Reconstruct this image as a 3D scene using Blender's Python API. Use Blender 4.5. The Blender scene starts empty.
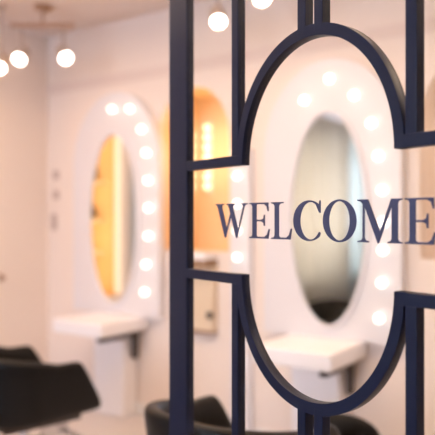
import bpy, bmesh, math, random
from mathutils import Vector, Matrix
random.seed(4)
S = bpy.context.scene
COL = S.collection
PI = math.pi

# ------------------------------------------------------------------ frames
EYE = 1.5                       # camera height
F = 650.0                       # focal length for a 435 px wide picture
HOR = 219.0
EX, EY = 0.816, -0.578          # styling wall, direction to the right
NX, NY = 0.578, 0.816           # into the styling wall
CX, CY = 0.68 + .08*NX, 4.0 + .08*NY
WROT = math.atan2(EY, EX)
PROT = math.atan2(-.8, .6)      # lattice partition
PX, PY = 0.2121, 1.5

def wpos(s, d, z=0.0):          # s along the wall, d out from the wall
    return Vector((CX + EX*s - NX*d, CY + EY*s - NY*d, z))
def px_s(x, d=0.0):
    k = (x - 217.5)/F
    return (k*(CY - NY*d) - (CX - NX*d))/(EX - k*EY)
def px_z(y, s, d=0.0):
    return EYE + (HOR - y)/F*wpos(s, d).y

# ------------------------------------------------------------------ camera
cam_d = bpy.data.cameras.new('camera')
cam = bpy.data.objects.new('camera', cam_d); COL.objects.link(cam)
cam.location = (0, 0, EYE); cam.rotation_euler = (PI/2, 0, 0)
cam_d.sensor_width = 36; cam_d.lens = F/435*36
cam_d.shift_y = (HOR - 217.5)/435
cam_d.clip_start = .05
cam_d.dof.use_dof = True
cam_d.dof.focus_distance = 1.5
cam_d.dof.aperture_fstop = (cam_d.lens/1000)/.028
cam_d.dof.aperture_blades = 0
S.camera = cam

# ------------------------------------------------------------------ world, lights, exposure
S.view_settings.view_transform = 'Standard'
S.view_settings.look = 'None'
S.view_settings.exposure = 0.33
S.view_settings.gamma = 1.0
S.view_settings.use_curve_mapping = False
S.cycles.use_denoising = True
S.cycles.sample_clamp_indirect = 6
S.cycles.max_bounces = 10
W = bpy.data.worlds.new('world'); S.world = W; W.use_nodes = True
bg = W.node_tree.nodes['Background']
bg.inputs[0].default_value = (.70, .78, 1.0, 1); bg.inputs[1].default_value = 8.2

def area(name, loc, rot, sx, sy, power, col):
    l = bpy.data.lights.new(name, 'AREA'); l.shape = 'RECTANGLE'; l.size = sx; l.size_y = sy
    l.energy = power; l.color = col
    o = bpy.data.objects.new(name, l); o.location = loc; o.rotation_euler = rot; COL.objects.link(o)
    return o
area('ceiling_light', wpos(-.25, 1.9, 2.98), (0, 0, WROT), 3.2, 1.4, 70, (1, .70, .46))
area('ceiling_light', wpos(2.4, 1.2, 2.98), (0, 0, WROT), 1.0, 1.0, 22, (1, .74, .54))

# ------------------------------------------------------------------ materials
def mat(name, col, rough=.5, metal=0.0, spec=.5, noise=0.0, nscale=8.0, emit=None, estr=0.0, bump=0.0):
    m = bpy.data.materials.new(name); m.use_nodes = True
    nt = m.node_tree; b = nt.nodes['Principled BSDF']
    b.inputs['Base Color'].default_value = (*col, 1)
    b.inputs['Roughness'].default_value = rough
    b.inputs['Metallic'].default_value = metal
    b.inputs['Specular IOR Level'].default_value = spec
    if noise or bump:
        tc = nt.nodes.new('ShaderNodeTexCoord')
        n = nt.nodes.new('ShaderNodeTexNoise'); n.inputs['Scale'].default_value = nscale
        n.inputs['Detail'].default_value = 4
        nt.links.new(tc.outputs['Object'], n.inputs['Vector'])
        if noise:
            r = nt.nodes.new('ShaderNodeValToRGB')
            r.color_ramp.elements[0].color = (*[c*(1-noise) for c in col], 1)
            r.color_ramp.elements[1].color = (*[min(1, c*(1+noise)) for c in col], 1)
            nt.links.new(n.outputs['Fac'], r.inputs['Fac'])
            nt.links.new(r.outputs['Color'], b.inputs['Base Color'])
        if bump:
            bp = nt.nodes.new('ShaderNodeBump'); bp.inputs['Strength'].default_value = bump
            bp.inputs['Distance'].default_value = .004
            nt.links.new(n.outputs['Fac'], bp.inputs['Height'])
            nt.links.new(bp.outputs['Normal'], b.inputs['Normal'])
    if emit:
        b.inputs['Emission Color'].default_value = (*emit, 1)
        b.inputs['Emission Strength'].default_value = estr
    return m

M = {}
M['wall'] = mat('wall_plaster', (.84, .735, .665), .85, noise=.02, nscale=3, bump=.05)
M['ceil'] = mat('ceiling_plaster', (.76, .67, .64), .9, noise=.02, nscale=2)
M['trim'] = mat('trim_paint', (.76, .64, .58), .7, noise=.02)
M['white'] = mat('white_lacquer', (.75, .73, .755), .4, noise=.01)
M['shelf'] = mat('white_laminate', (.90, .88, .90), .35, noise=.01)
M['floor'] = mat('pale_floor', (.64, .59, .58), .3, noise=.06, nscale=2.5)
M['darkfloor'] = mat('unseen_dark_floor', (.05, .045, .045), .35, noise=.2, nscale=4)
M['alcove'] = mat('alcove_paint', (.86, .62, .36), .8, noise=.03)
M['cream'] = mat('cream_paint', (.74, .60, .44), .6, noise=.02)
M['brown'] = mat('brown_edge', (.30, .17, .09), .5, noise=.1)
M['dark'] = mat('dark_bronze', (.05, .035, .03), .45, noise=.1)
M['navy'] = mat('navy_satin_paint', (.0105, .0148, .038), .40, spec=.25, noise=.05, nscale=30)
M['letter'] = mat('navy_vinyl', (.048, .054, .115), .6, noise=.03, nscale=30)
M['leather'] = mat('black_leather', (.006, .0055, .0055), .42, spec=.25, noise=.15, nscale=40, bump=.15)
M['chrome'] = mat('chrome', (.62, .62, .64), .15, 1.0, noise=.02)
M['mirror'] = mat('mirror_silver', (.88, .90, .89), .0, 1.0)
M['wood'] = mat('unseen_dark_wood', (.09, .05, .032), .6, noise=.25, nscale=5)
M['curtain'] = mat('beige_linen', (.74, .68, .58), .9, noise=.05, nscale=30)
M['sheer'] = mat('white_sheer', (.55, .56, .52), .9, noise=.03, nscale=30)
for k_, c_, f_ in (('curtain', (.88, .78, .64), .36), ('sheer', (.78, .78, .70), .34)):
    nt = M[k_].node_tree; b_ = nt.nodes['Principled BSDF']; o_ = nt.nodes['Material Output']
    tl = nt.nodes.new('ShaderNodeBsdfTranslucent'); tl.inputs[0].default_value = (*c_, 1)
    ms = nt.nodes.new('ShaderNodeMixShader'); ms.inputs[0].default_value = f_
    nt.links.new(b_.outputs[0], ms.inputs[1]); nt.links.new(tl.outputs[0], ms.inputs[2]); nt.links.new(ms.outputs[0], o_.inputs[0])
M['frame'] = mat('white_frame', (.82, .80, .78), .5, noise=.01)
M['greyblue'] = mat('grey_blue_paint', (.42, .45, .48), .7, noise=.03)
M['bottle'] = mat('dark_bottle', (.05, .025, .015), .2, noise=.1)
M['bulb'] = mat('bulb_glow', (1, .95, .9), .3, emit=(1, .91, .80), estr=1.9)
M['reflectedbulb'] = mat('reflected_bulb_glow', (1, .9, .7), .3, emit=(1, .82, .56), estr=1.4)
M['stripeglow'] = mat('stripe_glow', (1, .95, .85), .4, emit=(1, .84, .58), estr=.42)
M['spot'] = mat('spot_glow', (1, 1, 1), .3, emit=(1, .97, .93), estr=9.0)
M['spotbody'] = mat('pale_metal', (.45, .35, .29), .45, noise=.03)
M['track'] = mat('track_paint', (.42, .25, .16), .5, noise=.05)
M['switch'] = mat('taupe_switch', (.52, .41, .36), .5, noise=.02)

g = bpy.data.materials.new('clear_glass'); g.use_nodes = True
nt = g.node_tree; nt.nodes.clear()
out = nt.nodes.new('ShaderNodeOutputMaterial'); mx = nt.nodes.new('ShaderNodeMixShader')
tr = nt.nodes.new('ShaderNodeBsdfTransparent'); tr.inputs[0].default_value = (.985, .99, .985, 1)
gl = nt.nodes.new('ShaderNodeBsdfGlossy'); gl.inputs['Roughness'].default_value = .0
fr = nt.nodes.new('ShaderNodeFresnel'); fr.inputs[0].default_value = 1.2
ge = nt.nodes.new('ShaderNodeNewGeometry'); ma = nt.nodes.new('ShaderNodeMath'); ma.operation = 'MULTIPLY_ADD'
ma.inputs[1].default_value = -1; ma.inputs[2].default_value = 1
nt.links.new(ge.outputs['Backfacing'], ma.inputs[0])
mm = nt.nodes.new('ShaderNodeMath'); mm.operation = 'MULTIPLY'
nt.links.new(fr.outputs[0], mm.inputs[0]); nt.links.new(ma.outputs[0], mm.inputs[1])
nt.links.new(mm.outputs[0], mx.inputs[0]); nt.links.new(tr.outputs[0], mx.inputs[1])
nt.links.new(gl.outputs[0], mx.inputs[2]); nt.links.new(mx.outputs[0], out.inputs[0])
M['glass'] = g

# ------------------------------------------------------------------ helpers
def tag(o, label=None, cat=None, group=None, kind=None):
    if label: o['label'] = label
    if cat: o['category'] = cat
    if group: o['group'] = group
    if kind: o['kind'] = kind
    return o
def empty(name, loc, rz=0.0, label=None, cat=None, group=None):
    o = bpy.data.objects.new(name, None); COL.objects.link(o)
    o.location = loc; o.rotation_euler = (0, 0, rz); o.empty_display_size = .1
    return tag(o, label, cat, group)
def link(name, me, m, parent=None, loc=None, rz=None, smooth=False, bevel=0.0):
    o = bpy.data.objects.new(name, me); COL.objects.link(o)
    me.materials.clear(); me.materials.append(m)
    if parent: o.parent = parent
    if loc is not None: o.location = loc
    if rz is not None: o.rotation_euler = (0, 0, rz)
    if smooth:
        for p in me.polygons: p.use_smooth = True
    if bevel:
        b = o.modifiers.new('bevel', 'BEVEL'); b.width = bevel; b.segments = 2; b.limit_method = 'ANGLE'
    return o
def bm_mesh(name, bm):
    bmesh.ops.recalc_face_normals(bm, faces=bm.faces)
    me = bpy.data.meshes.new(name); bm.to_mesh(me); bm.free(); return me
def add_box(bm, x0, x1, y0, y1, z0, z1):
    v = [bm.verts.new((x, y, z)) for z in (z0, z1) for y in (y0, y1) for x in (x0, x1)]
    for f in ((0,1,3,2),(4,6,7,5),(0,4,5,1),(2,3,7,6),(0,2,6,4),(1,5,7,3)):
        bm.faces.new([v[i] for i in f])
def box(name, x0, x1, y0, y1, z0, z1):
    bm = bmesh.new(); add_box(bm, x0, x1, y0, y1, z0, z1); return bm_mesh(name, bm)
def boxes(name, lst):
    bm = bmesh.new()
    for b in lst: add_box(bm, *b)
    return bm_mesh(name, bm)
def add_lathe(bm, prof, n=24, mtx=Matrix()):
    rings = []
    for r, z in prof:
        if r < 1e-6: rings.append([bm.verts.new(mtx @ Vector((0, 0, z)))])
        else: rings.append([bm.verts.new(mtx @ Vector((r*math.cos(2*PI*i/n), r*math.sin(2*PI*i/n), z))) for i in range(n)])
    for a, b in zip(rings, rings[1:]):
        for i in range(n):
            j = (i+1) % n
            if len(a) == 1 and len(b) == 1: continue
            if len(a) == 1: bm.faces.new((a[0], b[i], b[j]))
            elif len(b) == 1: bm.faces.new((a[i], b[0], a[j]))
            else: bm.faces.new((a[i], b[i], b[j], a[j]))
def lathe(name, prof, n=24, mtx=Matrix()):
    bm = bmesh.new(); add_lathe(bm, prof, n, mtx); return bm_mesh(name, bm)
def sheet(name, loops, y0, y1):
    """outline (first loop) with holes in the x-z plane, given thickness from y0 to y1"""
    cu = bpy.data.curves.new(name, 'CURVE'); cu.dimensions = '2D'; cu.fill_mode = 'BOTH'
    cu.extrude = (y1-y0)/2
    for lp in loops:
        sp = cu.splines.new('POLY'); sp.points.add(len(lp)-1); sp.use_cyclic_u = True
        for p, (x, z) in zip(sp.points, lp): p.co = (x, z, 0, 1)
    o = bpy.data.objects.new(name, cu); COL.objects.link(o)
    dg = bpy.context.evaluated_depsgraph_get(); dg.update()
    me = bpy.data.meshes.new_from_object(o.evaluated_get(dg))
    bpy.data.objects.remove(o); bpy.data.curves.remove(cu)
    # (x, z, t) -> (x, ymid - t, z)
    me.transform(Matrix(((1,0,0,0),(0,0,-1,(y0+y1)/2),(0,1,0,0),(0,0,0,1))))
    bm = bmesh.new(); bm.from_mesh(me)
    bmesh.ops.remove_doubles(bm, verts=bm.verts, dist=1e-5)
    bmesh.ops.recalc_face_normals(bm, faces=bm.faces)
    bm.to_mesh(me); bm.free(); me.name = name
    return me
def ell(a, b, cx=0, cz=0, n=72, t0=0.0, t1=2*PI, closed=True):
    k = n if closed else n+1
    return [(cx+a*math.cos(t0+(t1-t0)*i/n), cz+b*math.sin(t0+(t1-t0)*i/n)) for i in range(k)]
def arch_loop(x0, x1, z0, zs, zt, n=36):
    c = (x0+x1)/2; a = (x1-x0)/2
    return [(x0, z0), (x1, z0)] + ell(a, zt-zs, c, zs, n, 0, PI, False)
def struct(name, me, m, loc=None, rz=None, bevel=0.0):
    o = link(name, me, m, None, loc, rz, bevel=bevel); o['kind'] = 'structure'; return o

# ------------------------------------------------------------------ the room shell
SL = px_s(48)                  # corner with the left wall
SR, DF, HC = 4.4, 7.3, 3.06
W0 = wpos(0, 0, 0)
struct('floor', box('floor', SL-.2, SR+.2, -2.75, .9, -.1, 0), M['floor'], W0, WROT)
struct('floor', box('floor', SL-.2, SR+.2, -DF-.2, -2.75, -.1, 0), M['darkfloor'], W0, WROT)  # unseen front floor, made dark so the lower bars get less light
struct('ceiling', box('ceiling', SL-.2, SR+.2, -DF-.2, .9, HC, HC+.1), M['ceil'], W0, WROT)

A0, A1 = px_s(155), px_s(229.5)         # arched alcove between the stations
AZ = px_z(251, (A0+A1)/2)                 # its sill
AT = px_z(86, (A0+A1)/2)
AS = AT - .40
B0 = px_s(419); B1 = B0 + (A1-A0)*1.25
wl = [(SL-.2, 0), (SR+.2, 0), (SR+.2, HC), (SL-.2, HC)]
struct('wall_right', sheet('wall_right', [wl, arch_loop(A0, A1, AZ, AS, AT), arch_loop(B0, B1, AZ, AS, AT)], 0, .10), M['wall'], W0, WROT)

def alcove(name, a0, a1, m='alcove'):
    bm = bmesh.new(); d0, d1 = .10, .55
    x0, x1, z0, z1 = a0-.03, a1+.03, AZ-.02, AT+.03
    add_box(bm, x0-.03, x0, d0, d1, z0, z1); add_box(bm, x1, x1+.03, d0, d1, z0, z1)
    add_box(bm, x0-.03, x1+.03, d1, d1+.03, z0-.03, z1+.03)
    add_box(bm, x0-.03, x1+.03, d0, d1, z0-.03, z0); add_box(bm, x0-.03, x1+.03, d0, d1, z1, z1+.03)
    struct(name, bm_mesh(name, bm), M[m], W0, WROT)
alcove('wall_alcove', A0, A1)
alcove('wall_alcove', B0, B1, 'wall')
def warm_lamp(s, d, z, p, col=(1, .70, .40)):
    l = bpy.data.lights.new('alcove_lamp', 'POINT'); l.energy = p; l.color = col; l.shadow_soft_size = .06
    o = bpy.data.objects.new('alcove_lamp', l); o.location = wpos(s, d, z); COL.objects.link(o)
warm_lamp((A0+A1)/2+.08, -.28, AT-.42, 3.6, (1, .72, .44))
warm_lamp((B0+B1)/2, -.28, AT-.45, 1.5, (1, .76, .56))

# left wall (with the lit display niche), shopfront wall behind the camera, unseen dark wood wall on the far right
NQ0, NQ1, NZ0, NZ1 = .56, 1.12, .75, 2.5       # niche, distance from the corner
WQ0, WQ1 = 4.3, 7.0                            # curtained window
lw = [(.2, 0), (-DF-.2, 0), (-DF-.2, HC), (.2, HC)]
lrot = WROT + PI/2                             # local x runs into the corner (-q), local y away from the room
lpos = wpos(SL, 0, 0)
struct('wall_left', sheet('wall_left', [lw, [(-NQ0, NZ0), (-NQ1, NZ0), (-NQ1, NZ1), (-NQ0, NZ1)],
       [(-WQ0, .5), (-WQ1, .5), (-WQ1, 2.85), (-WQ0, 2.85)]], 0, .12), M['wall'], lpos, lrot)
# front wall with the shop window opening
fpos = wpos(SL, DF, 0)
fl = [(-.2, 0), (SR-SL+.2, 0), (SR-SL+.2, HC), (-.2, HC)]
struct('wall_front', sheet('wall_front', [fl, [(.5, 1.1), (4.6, 1.1), (4.6, 2.9), (.5, 2.9)]], -.12, 0), M['wall'], fpos, WROT)
struct('wall_side', box('wall_side', 0, .1, -DF-.1, .1, 0, HC), M['wood'], wpos(SR, 0, 0), WROT)  # unseen wall, added dark brown so the bars' right sides stay dark

# cornice strip on the styling wall, baseboards
TZ = px_z(31, px_s(404))
struct('trim_1', boxes('trim_1', [(SL, SR, -.012, 0, TZ-.03, TZ+.03), (SL, SR, -.02, 0, TZ+.03, TZ+.045)]), M['trim'], W0, WROT)
struct('baseboard_right', box('baseboard_right', SL, SR, -.015, 0, 0, .09), M['frame'], W0, WROT)
struct('baseboard_left', box('baseboard_left', -DF, 0, -.015, 0, 0, .09), M['frame'], lpos, lrot)

# window frames
def window(name, x0, x1, z0, z1, pos, rot, y, nx):
    o = struct(name, boxes(name, [(x0, x1, y, y+.05, z0, z0+.05), (x0, x1, y, y+.05, z1-.05, z1)] +
        [(x0+(x1-x0-.05)*i/nx, x0+(x1-x0-.05)*i/nx+.05, y, y+.05, z0+.05, z1-.05) for i in range(nx+1)]), M['frame'], pos, rot)
    link('pane', box('pane', x0+.02, x1-.02, y+.02, y+.026, z0+.02, z1-.02), M['glass'], o)
window('window_1', -WQ1, -WQ0, .5, 2.85, lpos, lrot, .05, 2)
window('window_2', .5, 4.6, 1.1, 2.9, fpos, WROT, -.08, 3)

# ------------------------------------------------------------------ lattice partition with WELCOME
part = empty('lattice_partition', (PX, PY, 0), PROT,
             'navy metal lattice partition with broken oval and WELCOME lettering on its glass', 'partition')
D = .027
zc = EYE - .002
HB0, HB1 = .1435, .1705
def bar(name, s0, s1, z0, z1, d=D):
    link(name, box(name, s0, s1, 0, d, z0, z1), M['navy'], part, bevel=.0018)
TOP, BOT = 2.78, 0.0
bar('post', -.599, -.505, BOT, TOP); bar('post', .505, .599, BOT, TOP)
bar('rail', -.505, .505, TOP-.06, TOP); bar('rail', -.505, .505, BOT, BOT+.06)
for sg in (-1, 1):
    a, b = sorted((sg*.2655, sg*.2920))
    bar('upright', a, b, zc+HB1-.0005, TOP-.06)
    bar('upright', a, b, BOT+.06, zc-HB1+.0005)
    a, b = sorted((sg*.0138, sg*.0405))
    bar('upright', a, b, zc+.43, TOP-.06)
    bar('upright', a, b, BOT+.06, zc-.43)
    a, b = sorted((sg*.2445 - .005, sg*.505))
    bar('crossbar', a, b, zc+HB0, zc+HB1)
    bar('crossbar', a, b, zc-HB1, zc-HB0)
def arch(sgn):
    # a half ellipse springing upright from the crossbar
    x0, ao, ai = -.005, .268, .2435
    bo, bi = (.3070, .2800) if sgn > 0 else (.3045, .2765)
    lp = ell(ao, bo, x0, HB0, 96, 0, PI, False) + ell(ai, bi, x0, HB0, 96, PI, 0, False)
    lp = [(x, zc+sgn*z) for x, z in lp]
    link('oval_arch', sheet('oval_arch', [lp], 0.0002, D-.0002), M['navy'], part, bevel=.0015)
arch(1); arch(-1)
link('glass_pane', box('glass_pane', -.51, .51, .006, .011, BOT+.05, TOP-.05), M['glass'], part)

# letters: unit outlines, cap height 1, widths in metres
def serif_E(w):
    t = .035; st0, st1 = .16, .365
    return [[(0,0),(.93,0),(1.0,.27),(.945,.27),(.86,.11),(.74,t+.015),(st1+.06,t+.015),(st1,.08),(st1,.475),(.60,.475),(.69,.44),(.72,.35),(.765,.35),
            (.765,.66),(.72,.66),(.69,.56),(.60,.525),(st1,.525),(st1,.93),(st1+.03,.955),(.72,.955),(.84,.90),(.90,.76),(.945,.76),(.93,1),
            (0,1),(0,.97),(.12,.95),(st0,.90),(st0,.10),(.12,.05),(0,.03)]]
def serif_L(w):
    st0, st1 = .17, .38
    return [[(0,0),(.93,0),(1,.29),(.945,.29),(.86,.12),(.74,.05),(st1+.06,.05),(st1,.09),(st1,.90),(st1+.05,.95),(.60,.97),(.60,1),
            (0,1),(0,.97),(.12,.95),(st0,.90),(st0,.10),(.12,.05),(0,.03)]]
def serif_O(w):
    return [ell(.5,.52,.5,.5,64), ell(.31,.475,.5,.5,64)]
def serif_C(w):
    o = ell(.56,.52,.55,.5,60, math.radians(52), math.radians(312), False)
    i = ell(.36,.475,.60,.5,60, math.radians(306), math.radians(58), False)
    o = [(min(x,.93), z) for x, z in o]
    return [o + [(.95,.20),(.90,.22)] + [p for p in i] + [(.90,.70),(.95,.70),(.95,1.01),(.915,1.01)]]
def serif_W(w):
    return [[(0,1),(0,.97),(.045,.95),(.075,.90),(.30,-.01),(.335,-.01),(.50,.60),(.655,-.01),(.69,-.01),(.905,.88),(.94,.95),(1,.97),(1,1),
            (.80,1),(.80,.97),(.855,.95),(.865,.89),(.715,.25),(.565,.87),(.575,.94),(.64,.97),(.64,1),
            (.36,1),(.36,.97),(.405,.95),(.435,.87),(.475,.71),(.365,.27),(.215,.89),(.225,.95),(.285,.97),(.285,1)]]
def serif_M(w):
    return [[(0,0),(.27,0),(.27,.03),(.20,.05),(.17,.10),(.17,.83),(.465,-.01),(.495,-.01),(.77,.83),(.77,.10),(.745,.05),(.68,.03),(.68,0),
            (1,0),(1,.03),(.93,.05),(.905,.10),(.905,.90),(.93,.95),(1,.97),(1,1),(.76,1),(.515,.26),(.25,1),(0,1),(0,.97),(.08,.95),(.125,.89),(.125,.10),(.09,.05),(0,.03)]]
def sx_(x, dl=.004):
    k = (x-217.5)/F
    return (k*(PY+.6*dl) - PX - .8*dl)/(.6+.8*k)
SPANS = [('W', 215.4, 247.3, serif_W), ('E', 249.0, 269.6, serif_E), ('L', 271, 291.8, serif_L), ('C', 293.4, 321.9, serif_C),
         ('O', 322.7, 356.3, serif_O), ('M', 357.2, 402.4, serif_M), ('E', 404.4, 436, serif_E)]
Z0L, Z1L = EYE - .0495, EYE + .0415
for ch, a, b, fn in SPANS:
    s0, s1 = sx_(a), sx_(b)
    loops = [[(s0+(s1-s0)*x, Z0L+(Z1L-Z0L)*z) for x, z in lp] for lp in fn(s1-s0)]
    link('letter', sheet('letter_'+ch.lower(), loops, .0040, .0058), M['letter'], part)

# ------------------------------------------------------------------ styling stations
bulb_me = {}
def bulb_mesh(r):
    if r not in bulb_me:
        prof = [(.55*r, 0), (.6*r, .25*r)] + [(r*math.sin(a), .25*r + r*.82 - r*math.cos(a)) for a in [math.radians(d) for d in range(38, 180, 14)]] + [(0, .25*r+1.82*r)]
        bulb_me[r] = lathe('bulb', prof, 20, Matrix.Rotation(PI/2, 4, 'X'))   # points to -y, out of the wall
        for p in bulb_me[r].polygons: p.use_smooth = True
    return bulb_me[r]
def add_bulb(parent, s, y, z, r=.026, m='bulb'):
    return link('bulb', bulb_mesh(r), M[m], parent, (s, y, z))

BULBS = [(-.150,.742),(.022,.855),(.182,.737),(.290,.562),(.333,.367),(.356,.166),(.362,-.02),(.360,-.182),(.355,-.372),(.338,-.580)]
def station(s, label, bulbs):
    root = empty('vanity_mirror', wpos(s, 0, 0), WROT, label, 'mirror', 'lighted oval mirrors on the styling wall')
    zc = EYE
    T = .08
    outl = arch_loop(-.46, .46, zc-.734, zc+.42, zc+.985, 48)
    link('arched_panel', sheet('arched_panel', [outl], -T, -.001), M['white'], root, bevel=.012)
    rim = sheet('mirror_rim', [ell(.274,.678,0,zc), ell(.250,.652,0,zc)], -T-.022, -T)
    link('mirror_rim', rim, M['white'], root, bevel=.005)
    link('mirror_glass', sheet('mirror_glass', [ell(.252,.654,0,zc)], -T-.008, -T-.0005), M['mirror'], root)
    for bs, bz in bulbs: add_bulb(root, bs, -T, zc+bz)
    return root
sR = px_s(328, .08); sLft = px_s(114, .08)
station(sR, 'white arched mirror panel with curtain reflection, seen through the oval of the lattice', BULBS)
station(sLft, 'white arched mirror panel with golden reflection, left of the lattice', 
        [(.0,.85),(.185,.835),(.305,.67),(.352,.49),(.372,.285),(.375,.082),(.372,-.128),(.352,-.338),(.338,-.545)])

def shelf(s1, label):
    w, d, z0, z1 = .50, .52, EYE-.835, EYE-.735
    s = s1 - w/2
    root = empty('styling_shelf', wpos(s, 0, 0), WROT, label, 'shelf', 'white shelves below the lighted mirrors')
    link('shelf_top', box('shelf_top', -w/2, w/2, -d, -.001, z0, z1), M['shelf'], root, bevel=.012)
    link('pedestal', box('pedestal', -w/2+.06, w/2-.12, -.16, -.017, .001, z0), M['shelf'], root, bevel=.006)
    link('bracket', boxes('bracket', [(w/2-.10, w/2-.05, -d+.06, -.06, z0-.045, z0), (w/2-.10, w/2-.06, -.10, -.06, z0-.22, z0-.03)]), M['dark'], root, bevel=.004)
shelf(px_s(368), 'white shelf with dark bracket below the oval mirror behind the lattice')
shelf(px_s(150), 'white shelf with dark bracket below the golden oval mirror on the left')

# lit pilaster between alcove and right station
P0, P1 = px_s(230, .05), px_s(250, .05)
pil = empty('lighted_pilaster', wpos((P0+P1)/2, 0, 0), WROT, 'narrow white upright board with a column of globe bulbs beside the golden arch', 'light')
hw = (P1-P0)/2
link('board', box('board', -hw, hw, -.05, -.001, 0, px_z(150, P0)), M['white'], pil, bevel=.006)
sB = px_s(237.3, .07)
for y in (176, 204, 230.5, 257.5): add_bulb(pil, sB-(P0+P1)/2, -.05, px_z(y, sB, .07), .024)

# reflected bulb column, imitated by real bulbs placed inside the alcove
def reflected_bulbs(s, d, y0, y1, n, label):
    sc_ = s
    r = empty('reflected_bulbs', wpos(s, -.549, 0), WROT, label, 'light', 'bulb columns imitating a reflection in the golden arch')
    za, zb = px_z(y0, s, -.5), px_z(y1, s, -.5)
    link('backing', box('backing', -.02, .02, -.015, -.0005, zb-.05, za+.05), M['frame'], r)
    for i in range(n): add_bulb(r, 0, -.015, za+(zb-za)*i/(n-1), .027, 'reflectedbulb')
reflected_bulbs(px_s(206.5, -.5), 0, 127.5, 186.5, 7, 'column of small warm bulbs imitating a reflection inside the golden arch, clear of the post')
reflected_bulbs(px_s(190.5, -.5), 0, 136, 186.5, 6, 'column of small warm bulbs imitating a reflection inside the golden arch, mostly behind the thick post')

# sill counter and cabinet below the alcove
cab = empty('wall_cabinet', wpos((A0+A1)/2, 0, 0), WROT, 'cream wall cabinet with dark knob below the golden arch', 'cabinet')
a = px_s(171, .2)-(A0+A1)/2
c1 = px_s(213, .06) - (A0+A1)/2
zb = px_z(332, (A0+A1)/2, .1)
link('body', box('body', a+.02, c1, -.06, -.001, zb+.02, AZ-.10), M['cream'], cab, bevel=.004)
link('base_trim', box('base_trim', a+.02, c1, -.065, -.001, zb, zb+.02), M['brown'], cab)
link('counter', box('counter', a, c1, -.16, -.001, AZ-.10, AZ-.05), M['brown'], cab, bevel=.004)
link('top', box('top', a, c1, -.16, -.001, AZ-.05, AZ-.001), M['shelf'], cab, bevel=.004)
kn = lathe('knob', [(0, 0), (.012, 0), (.012, .015), (.026, .022), (.026, .04), (0, .046)], 16, Matrix.Rotation(PI/2, 4, 'X'))
link('knob', kn, M['dark'], cab, (c1-.008, -.06, px_z(312, (A0+A1)/2, .06)), smooth=True)

# ------------------------------------------------------------------ wall switches near the corner
for x, y, h, lab in ((56.5, 175, .055, 'uppermost small taupe switch plate on the wall near the corner'),
                     (56.5, 195, .055, 'middle small taupe switch plate on the wall near the corner'),
                     (54.5, 222, .10, 'lowest, tallest taupe switch plate on the wall near the corner')):
    s = px_s(x); z = px_z(y, s)
    r = empty('switch_plate', wpos(s, 0, z), WROT, lab, 'switch', 'switch plates near the corner')
    link('plate', box('plate', -.035, .035, -.010, -.0005, -h*.7, h*.7), M['switch'], r, bevel=.002)
    link('rocker', box('rocker', -.015, .015, -.014, -.010, -h*.35, h*.35), M['switch'], r)
# knob on the left wall
hk = empty('wall_hook', lpos + Vector((-NX*.485, -NY*.485, 0)) + Vector((0, 0, EYE - 60/F*5.1)), lrot, 'small brown hook on the left wall at the picture edge', 'hook')
link('plate', box('plate', -.02, .02, -.006, -.0005, -.03, .03), M['track'], hk)
link('peg', lathe('peg', [(0,0),(.009,0),(.009,.03),(.018,.035),(.018,.045),(0,.048)], 14, Matrix.Rotation(PI/2, 4, 'X')), M['track'], hk, (0, -.006, 0), smooth=True)

# ------------------------------------------------------------------ ceiling spotlights
def look_rot(v):
    return Vector(v).to_track_quat('-Z', 'Y').to_matrix().to_4x4()
def spot_head(root, lens_c, aim, top_z, lamp_w=.8):
    """lens_c in root space; aim = direction the light faces"""
    R = look_rot(aim)
    L = Vector(lens_c)
    mt = Matrix.Translation(L) @ R
    h = link('spot_head', lathe('spot_head', [(0, .13), (.045, .13), (.05, .12), (.056, .0), (.050, -.004), (.050, .01), (0, .01)], 24, mt), M['spotbody'], root, smooth=False)
    link('lens', lathe('lens', [(0, .002), (.043, .002), (.043, .006), (0, .006)], 24, mt), M['spot'], h)
    c = mt @ Vector((0, 0, .07))
    bm = bmesh.new(); add_lathe(bm, [(0, c.z), (.010, c.z), (.010, top_z), (0, top_z)], 10, Matrix.Translation((c.x, c.y, 0)))
    link('stem', bm_mesh('stem', bm), M['spotbody'], root)
    l = bpy.data.lights.new('spot_lamp', 'POINT'); l.energy = lamp_w; l.color = (1, .66, .40); l.shadow_soft_size = .05
    lo = bpy.data.objects.new('spot_lamp', l); COL.objects.link(lo); lo.parent = root
    lo.location = mt @ Vector((0, 0, -.07))
def lens_at(x, y, Z):
    return Vector(((x-217.5)/F*Z, Z, EYE+(HOR-y)/F*Z))
def spot_bar(name, pts, aims, label, ends, group=None):
    mid = sum((p for p in pts), Vector())/len(pts)
    root = empty(name, (mid.x, mid.y, HC), 0, label, 'spotlight', group)
    o = Vector((mid.x, mid.y, HC))
    if len(pts) > 1:
        d = (pts[1]-pts[0]); d.z = 0; L = d.length; ang = math.atan2(d.y, d.x)
        bz = -.16
        me = boxes('bar', [(-L/2-.06, L/2+.06, -.016, .016, bz, bz+.03)]); 
        b = link('bar', me, M['track'], root, (0, 0, 0), ang, bevel=.003)
        link('canopy', lathe('canopy', [(0, -.03), (.06, -.03), (.065, 0), (0, 0)], 20), M['track'], root)
        link('drop_rod', lathe('drop_rod', [(0, bz+.03), (.01, bz+.03), (.01, -.03), (0, -.03)], 10), M['track'], root)
        tz = bz
    else:
        link('canopy', lathe('canopy', [(0, -.025), (.045, -.025), (.05, 0), (0, 0)], 20, Matrix.Translation(pts[0]-o + Vector((0,0,-(pts[0]-o).z)))), M['spotbody'], root)
        tz = -.02
    for p, a_ in zip(pts, aims): spot_head(root, p-o, a_, tz, .45 if len(pts) > 1 else .8)
    return root
def to_cam(p, dx=0, dz=0):
    v = (Vector((0, 0, EYE)) - p).normalized(); return (v.x+dx, v.y, v.z+dz-.45)
pA, pB = lens_at(19, 59.5, 4.75), lens_at(66, 58.5, 4.75)
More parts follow.
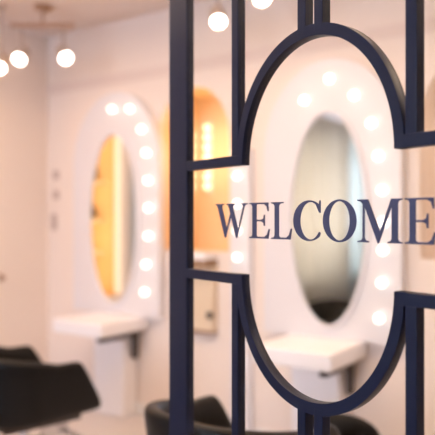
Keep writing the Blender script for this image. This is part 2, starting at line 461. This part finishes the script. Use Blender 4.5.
spot_bar('spotlight_bar', [pA, pB], [to_cam(pA, -.35, -.1), to_cam(pB, .35, -.2)], 'twin spotlight bar on the ceiling near the room corner', None, 'ceiling spotlights')
for x, y, Z, dx, lab in ((-1, 68, 4.75, -.35, 'ceiling spotlight cut off by the left picture edge'),
                    (218.5, 22, 3.9, .1, 'ceiling spotlight seen between the thick post and the first upright'),
                    (262, -1, 3.6, .1, 'ceiling spotlight cut off by the top of the picture, above the oval')):
    p = lens_at(x, y, Z)
    spot_bar('ceiling_spotlight', [p], [to_cam(p, dx, -.25)], lab, None, 'ceiling spotlights')

# ------------------------------------------------------------------ salon chairs
def u_shell():
    """tub-shaped back and arms, x = forward, open front; z above the floor"""
    pts = []
    hw, xf, xb, r = .275, .27, -.25, .20
    n = 10
    for i in range(n+1): pts.append((xf+(xb+r-xf)*i/n, hw))
    for i in range(1, 13):
        a_ = PI/2 + (PI/2)*i/12; pts.append((xb+r+r*math.cos(a_), hw-r+r*math.sin(a_)))
    for i in range(1, 6): pts.append((xb, (hw-r)*(1-2*i/6)))
    half = pts[:]
    for i in range(0, 13):
        a_ = PI + (PI/2)*i/12; pts.append((xb+r+r*math.cos(a_), -(hw-r)+r*math.sin(a_)))
    for i in range(1, n+1): pts.append((xb+r+(xf-xb-r)*i/n, -hw))
    bm = bmesh.new(); rings = []
    N = len(pts)
    for k, (x, y) in enumerate(pts):
        a_ = pts[max(0, k-1)]; b_ = pts[min(N-1, k+1)]
        t = Vector((b_[0]-a_[0], b_[1]-a_[1])).normalized(); nrm = Vector((t.y, -t.x))   # outward
        if nrm.dot(Vector((x+.02, y))) < 0: nrm = -nrm
        u = (x-xb)/(xf-xb)                    # 0 back .. 1 front
        top = .80 - .07*min(1, u*1.6)**1.2
        bot = .40 + .03*u
        if k in (0, N-1): top -= .015; bot += .015
        th = .036
        lean = .05*(1-u)
        front_slant = .16*max(0, (u-.55)/.45)
        ring = []
        for (o_, zz) in ((th, bot+.03), (th, (bot+top)/2), (th, top-.035), (th*.55, top-.006), (-th*.55, top-.006), (-th, top-.035), (-th, (bot+top)/2), (-th, bot+.03), (-th*.5, bot), (th*.5, bot)):
            f = (zz-bot)/(top-bot)
            q = Vector((x, y)) + nrm*(o_*(1 if k not in (0, N-1) else .7) + .03*f)
            ring.append(bm.verts.new((q.x - lean*f + front_slant*(.5-f), q.y, zz)))
        rings.append(ring)
    m = len(rings[0])
    for a_, b_ in zip(rings, rings[1:]):
        for i in range(m): bm.faces.new((a_[i], a_[(i+1) % m], b_[(i+1) % m], b_[i]))
    bm.faces.new(rings[0]); bm.faces.new(rings[-1][::-1])
    return bm_mesh('shell', bm)
def cushion(name, x0, x1, y0, y1, z0, z1):
    bm = bmesh.new(); add_box(bm, x0, x1, y0, y1, z0, z1)
    bmesh.ops.bevel(bm, geom=bm.edges[:], offset=.03, segments=3, affect='EDGES', profile=.5)
    return bm_mesh(name, bm)
chair0 = empty('salon_chair', (0, 0, 0), 0, 'x', 'chair', 'black salon chairs')
sh = link('shell', u_shell(), M['leather'], chair0, smooth=True)
sd = sh.modifiers.new('sub', 'SUBSURF'); sd.levels = 1; sd.render_levels = 2
link('seat', cushion('seat', -.205, .28, -.225, .225, .40, .525), M['leather'], chair0, smooth=True)
link('seat_pan', box('seat_pan', -.20, .25, -.20, .20, .365, .40), M['dark'], chair0, bevel=.008)
link('column', lathe('column', [(0,.03),(.045,.03),(.045,.2),(.03,.2),(.03,.365),(0,.365)], 20), M['chrome'], chair0)
link('base', lathe('base', [(0,0),(.28,0),(.285,.008),(.27,.018),(.06,.035),(0,.035)], 40), M['chrome'], chair0, smooth=True)
bm = bmesh.new(); add_box(bm, .26, .30, -.13, .13, .22, .25); add_box(bm, .10, .27, -.015, .015, .23, .365); add_box(bm, .02,.12,-.015,.015,.23,.26)
link('footrest', bm_mesh('footrest', bm), M['chrome'], chair0, bevel=.004)

def place_chair(loc, rz, label, first=[True]):
    if first[0]:
        r = chair0; first[0] = False
    else:
        r = chair0.copy(); COL.objects.link(r)
        for ch in list(chair0.children):
            c = ch.copy(); COL.objects.link(c); c.parent = r
    r.location = loc; r.rotation_euler = (0, 0, rz); r['label'] = label
    return r
place_chair((-1.09, 3.67, 0), math.radians(41.5), 'black salon chair facing the golden mirror at the left picture edge')
place_chair((.09, 2.55, 0), math.radians(48), 'black salon chair low behind the thick post and first upright')
lowchair = place_chair((-1.50, 2.80, 0), math.radians(75), 'black salon chair outside the left picture edge, reflected in the curtain mirror')

lowchair.scale = (.86, .86, .86)
# rounded-back stool below the oval
st = empty('salon_stool', (.607, 3.05, 0), math.radians(66), 'black stool with a small rounded back, its top just below the oval', 'stool')
bm = bmesh.new()
n_ = 28; rows = []
for k in range(5):
    y_ = (-.022, -.026, 0, .026, .022)[k]; sc_ = (.0, .93, 1.0, .93, .0)[k]
    if sc_ == 0: rows.append([bm.verts.new((-.19 + y_, 0, .515))])
    else:
        rows.append([bm.verts.new((-.19 + y_ + .25*(.19*sc_*math.cos(2*PI*i/n_))**2*4, .19*sc_*math.cos(2*PI*i/n_), .515+.13*sc_*math.copysign(abs(math.sin(2*PI*i/n_))**.8, math.sin(2*PI*i/n_)))) for i in range(n_)])
for a_, b_ in zip(rows, rows[1:]):
    for i in range(n_):
        q = (i+1) % n_
        if len(a_) == 1: bm.faces.new((a_[0], b_[i], b_[q]))
        elif len(b_) == 1: bm.faces.new((a_[i], b_[0], a_[q]))
        else: bm.faces.new((a_[i], b_[i], b_[q], a_[q]))
link('backrest', bm_mesh('backrest', bm), M['leather'], st, smooth=True)
link('back_post', boxes('back_post', [(-.225, -.205, -.02, .02, .30, .56), (-.22, -.05, -.02, .02, .30, .32)]), M['chrome'], st, bevel=.004)
link('seat', lathe('seat', [(0,.32),(.17,.32),(.19,.34),(.19,.38),(.165,.405),(0,.41)], 32), M['leather'], st, smooth=True)
link('column', lathe('column', [(0,.05),(.03,.05),(.03,.2),(.02,.2),(.02,.32),(0,.32)], 16), M['chrome'], st)
link('base', lathe('base', [(0,0),(.19,0),(.195,.008),(.18,.018),(.05,.05),(0,.05)], 36), M['chrome'], st, smooth=True)

# ------------------------------------------------------------------ display niche and window on the left wall (seen in the mirrors)
nb = empty('display_shelf', lpos, lrot, 'gold lit display shelving set into the left wall', 'shelf')
link('carcass', boxes('carcass', [(-NQ0, -NQ0+.03, .12, .42, NZ0, NZ1), (-NQ1-.03, -NQ1, .12, .42, NZ0, NZ1), (-NQ1-.03, -NQ0+.03, .42, .45, NZ0-.03, NZ1+.03),
     (-NQ1-.03, -NQ0+.03, .12, .42, NZ0-.03, NZ0), (-NQ1-.03, -NQ0+.03, .12, .42, NZ1, NZ1+.03)]), M['alcove'], nb)
for z in (1.15, 1.47, 1.85): link('shelf_board', box('shelf_board', -NQ1, -NQ0, .24, .42, z, z+.03), M['cream'], nb)
nl = bpy.data.lights.new('niche_lamp', 'AREA'); nl.shape = 'RECTANGLE'; nl.size = .05; nl.size_y = 1.6; nl.energy = 5; nl.color = (1, .70, .36)
no = bpy.data.objects.new('niche_lamp', nl); COL.objects.link(no); no.parent = nb
no.location = (-(NQ0+NQ1)/2, .08, (NZ0+NZ1)/2); no.rotation_euler = (PI/2, 0, 0)

link('stripe_glow_bar', box('stripe_glow_bar', -1.115, -1.05, .03, .06, NZ0+.02, NZ1-.02), M['stripeglow'], nb)  # glowing bar added to put the cream stripe in the left mirror
for q, z, r_, h_ in ((.98, 1.50, .06, .17), (1.02, 1.88, .04, .27)):
    b_ = link('vase', lathe('vase', [(0, 0), (r_*.8, 0), (r_, .3*h_), (r_*.9, .6*h_), (r_*.4, .8*h_), (r_*.45, h_), (0, h_)], 20), M['bottle'], None, nb.matrix_basis @ Vector((-q, .32, z)), smooth=True)
    tag(b_, 'dark rounded vase on the middle board of the gold lit shelving' if z < 1.6 else 'slim dark vase on the upper board of the gold lit shelving', 'vase', 'vases on the gold lit shelving')
d1 = struct('door_1', boxes('door_1', [(-2.1, -1.2, -.02, -.001, .001, 2.35)]), M['greyblue'], lpos, lrot)
link('door_handle', boxes('door_handle', [(-2.03, -1.90, -.07, -.05, 1.0, 1.025), (-2.03, -2.01, -.05, -.02, 1.0, 1.025)]), M['chrome'], d1)

def curtain(x0, x1, label, m='curtain', yb=-.14, am=.07):
    bm = bmesh.new(); n = 80; prev = None
    for i in range(n+1):
        x = x0+(x1-x0)*i/n
        y = yb + am*(math.sin(i/n*(x1-x0)/.36*2*PI) + .2*math.sin(i*.9))
        c = [bm.verts.new((x, y, .02)), bm.verts.new((x, y, 3.0))]
        if prev: bm.faces.new((prev[0], c[0], c[1], prev[1]))
        prev = c
    o = link('curtain', bm_mesh('curtain', bm), M[m], None, lpos, lrot, smooth=True)
    s_ = o.modifiers.new('solid', 'SOLIDIFY'); s_.thickness = .006
    tag(o, label, 'curtain', 'linen curtains')
curtain(-6.20, -3.9, 'wide beige linen curtain over the window, reflected in the oval mirror')
curtain(-7.15, -5.95, 'narrow white sheer curtain added to dim the window beside the beige one, the bright strip in the oval mirror', 'sheer', -.03, .014)  # sheer added to soften the bright window in the right mirror
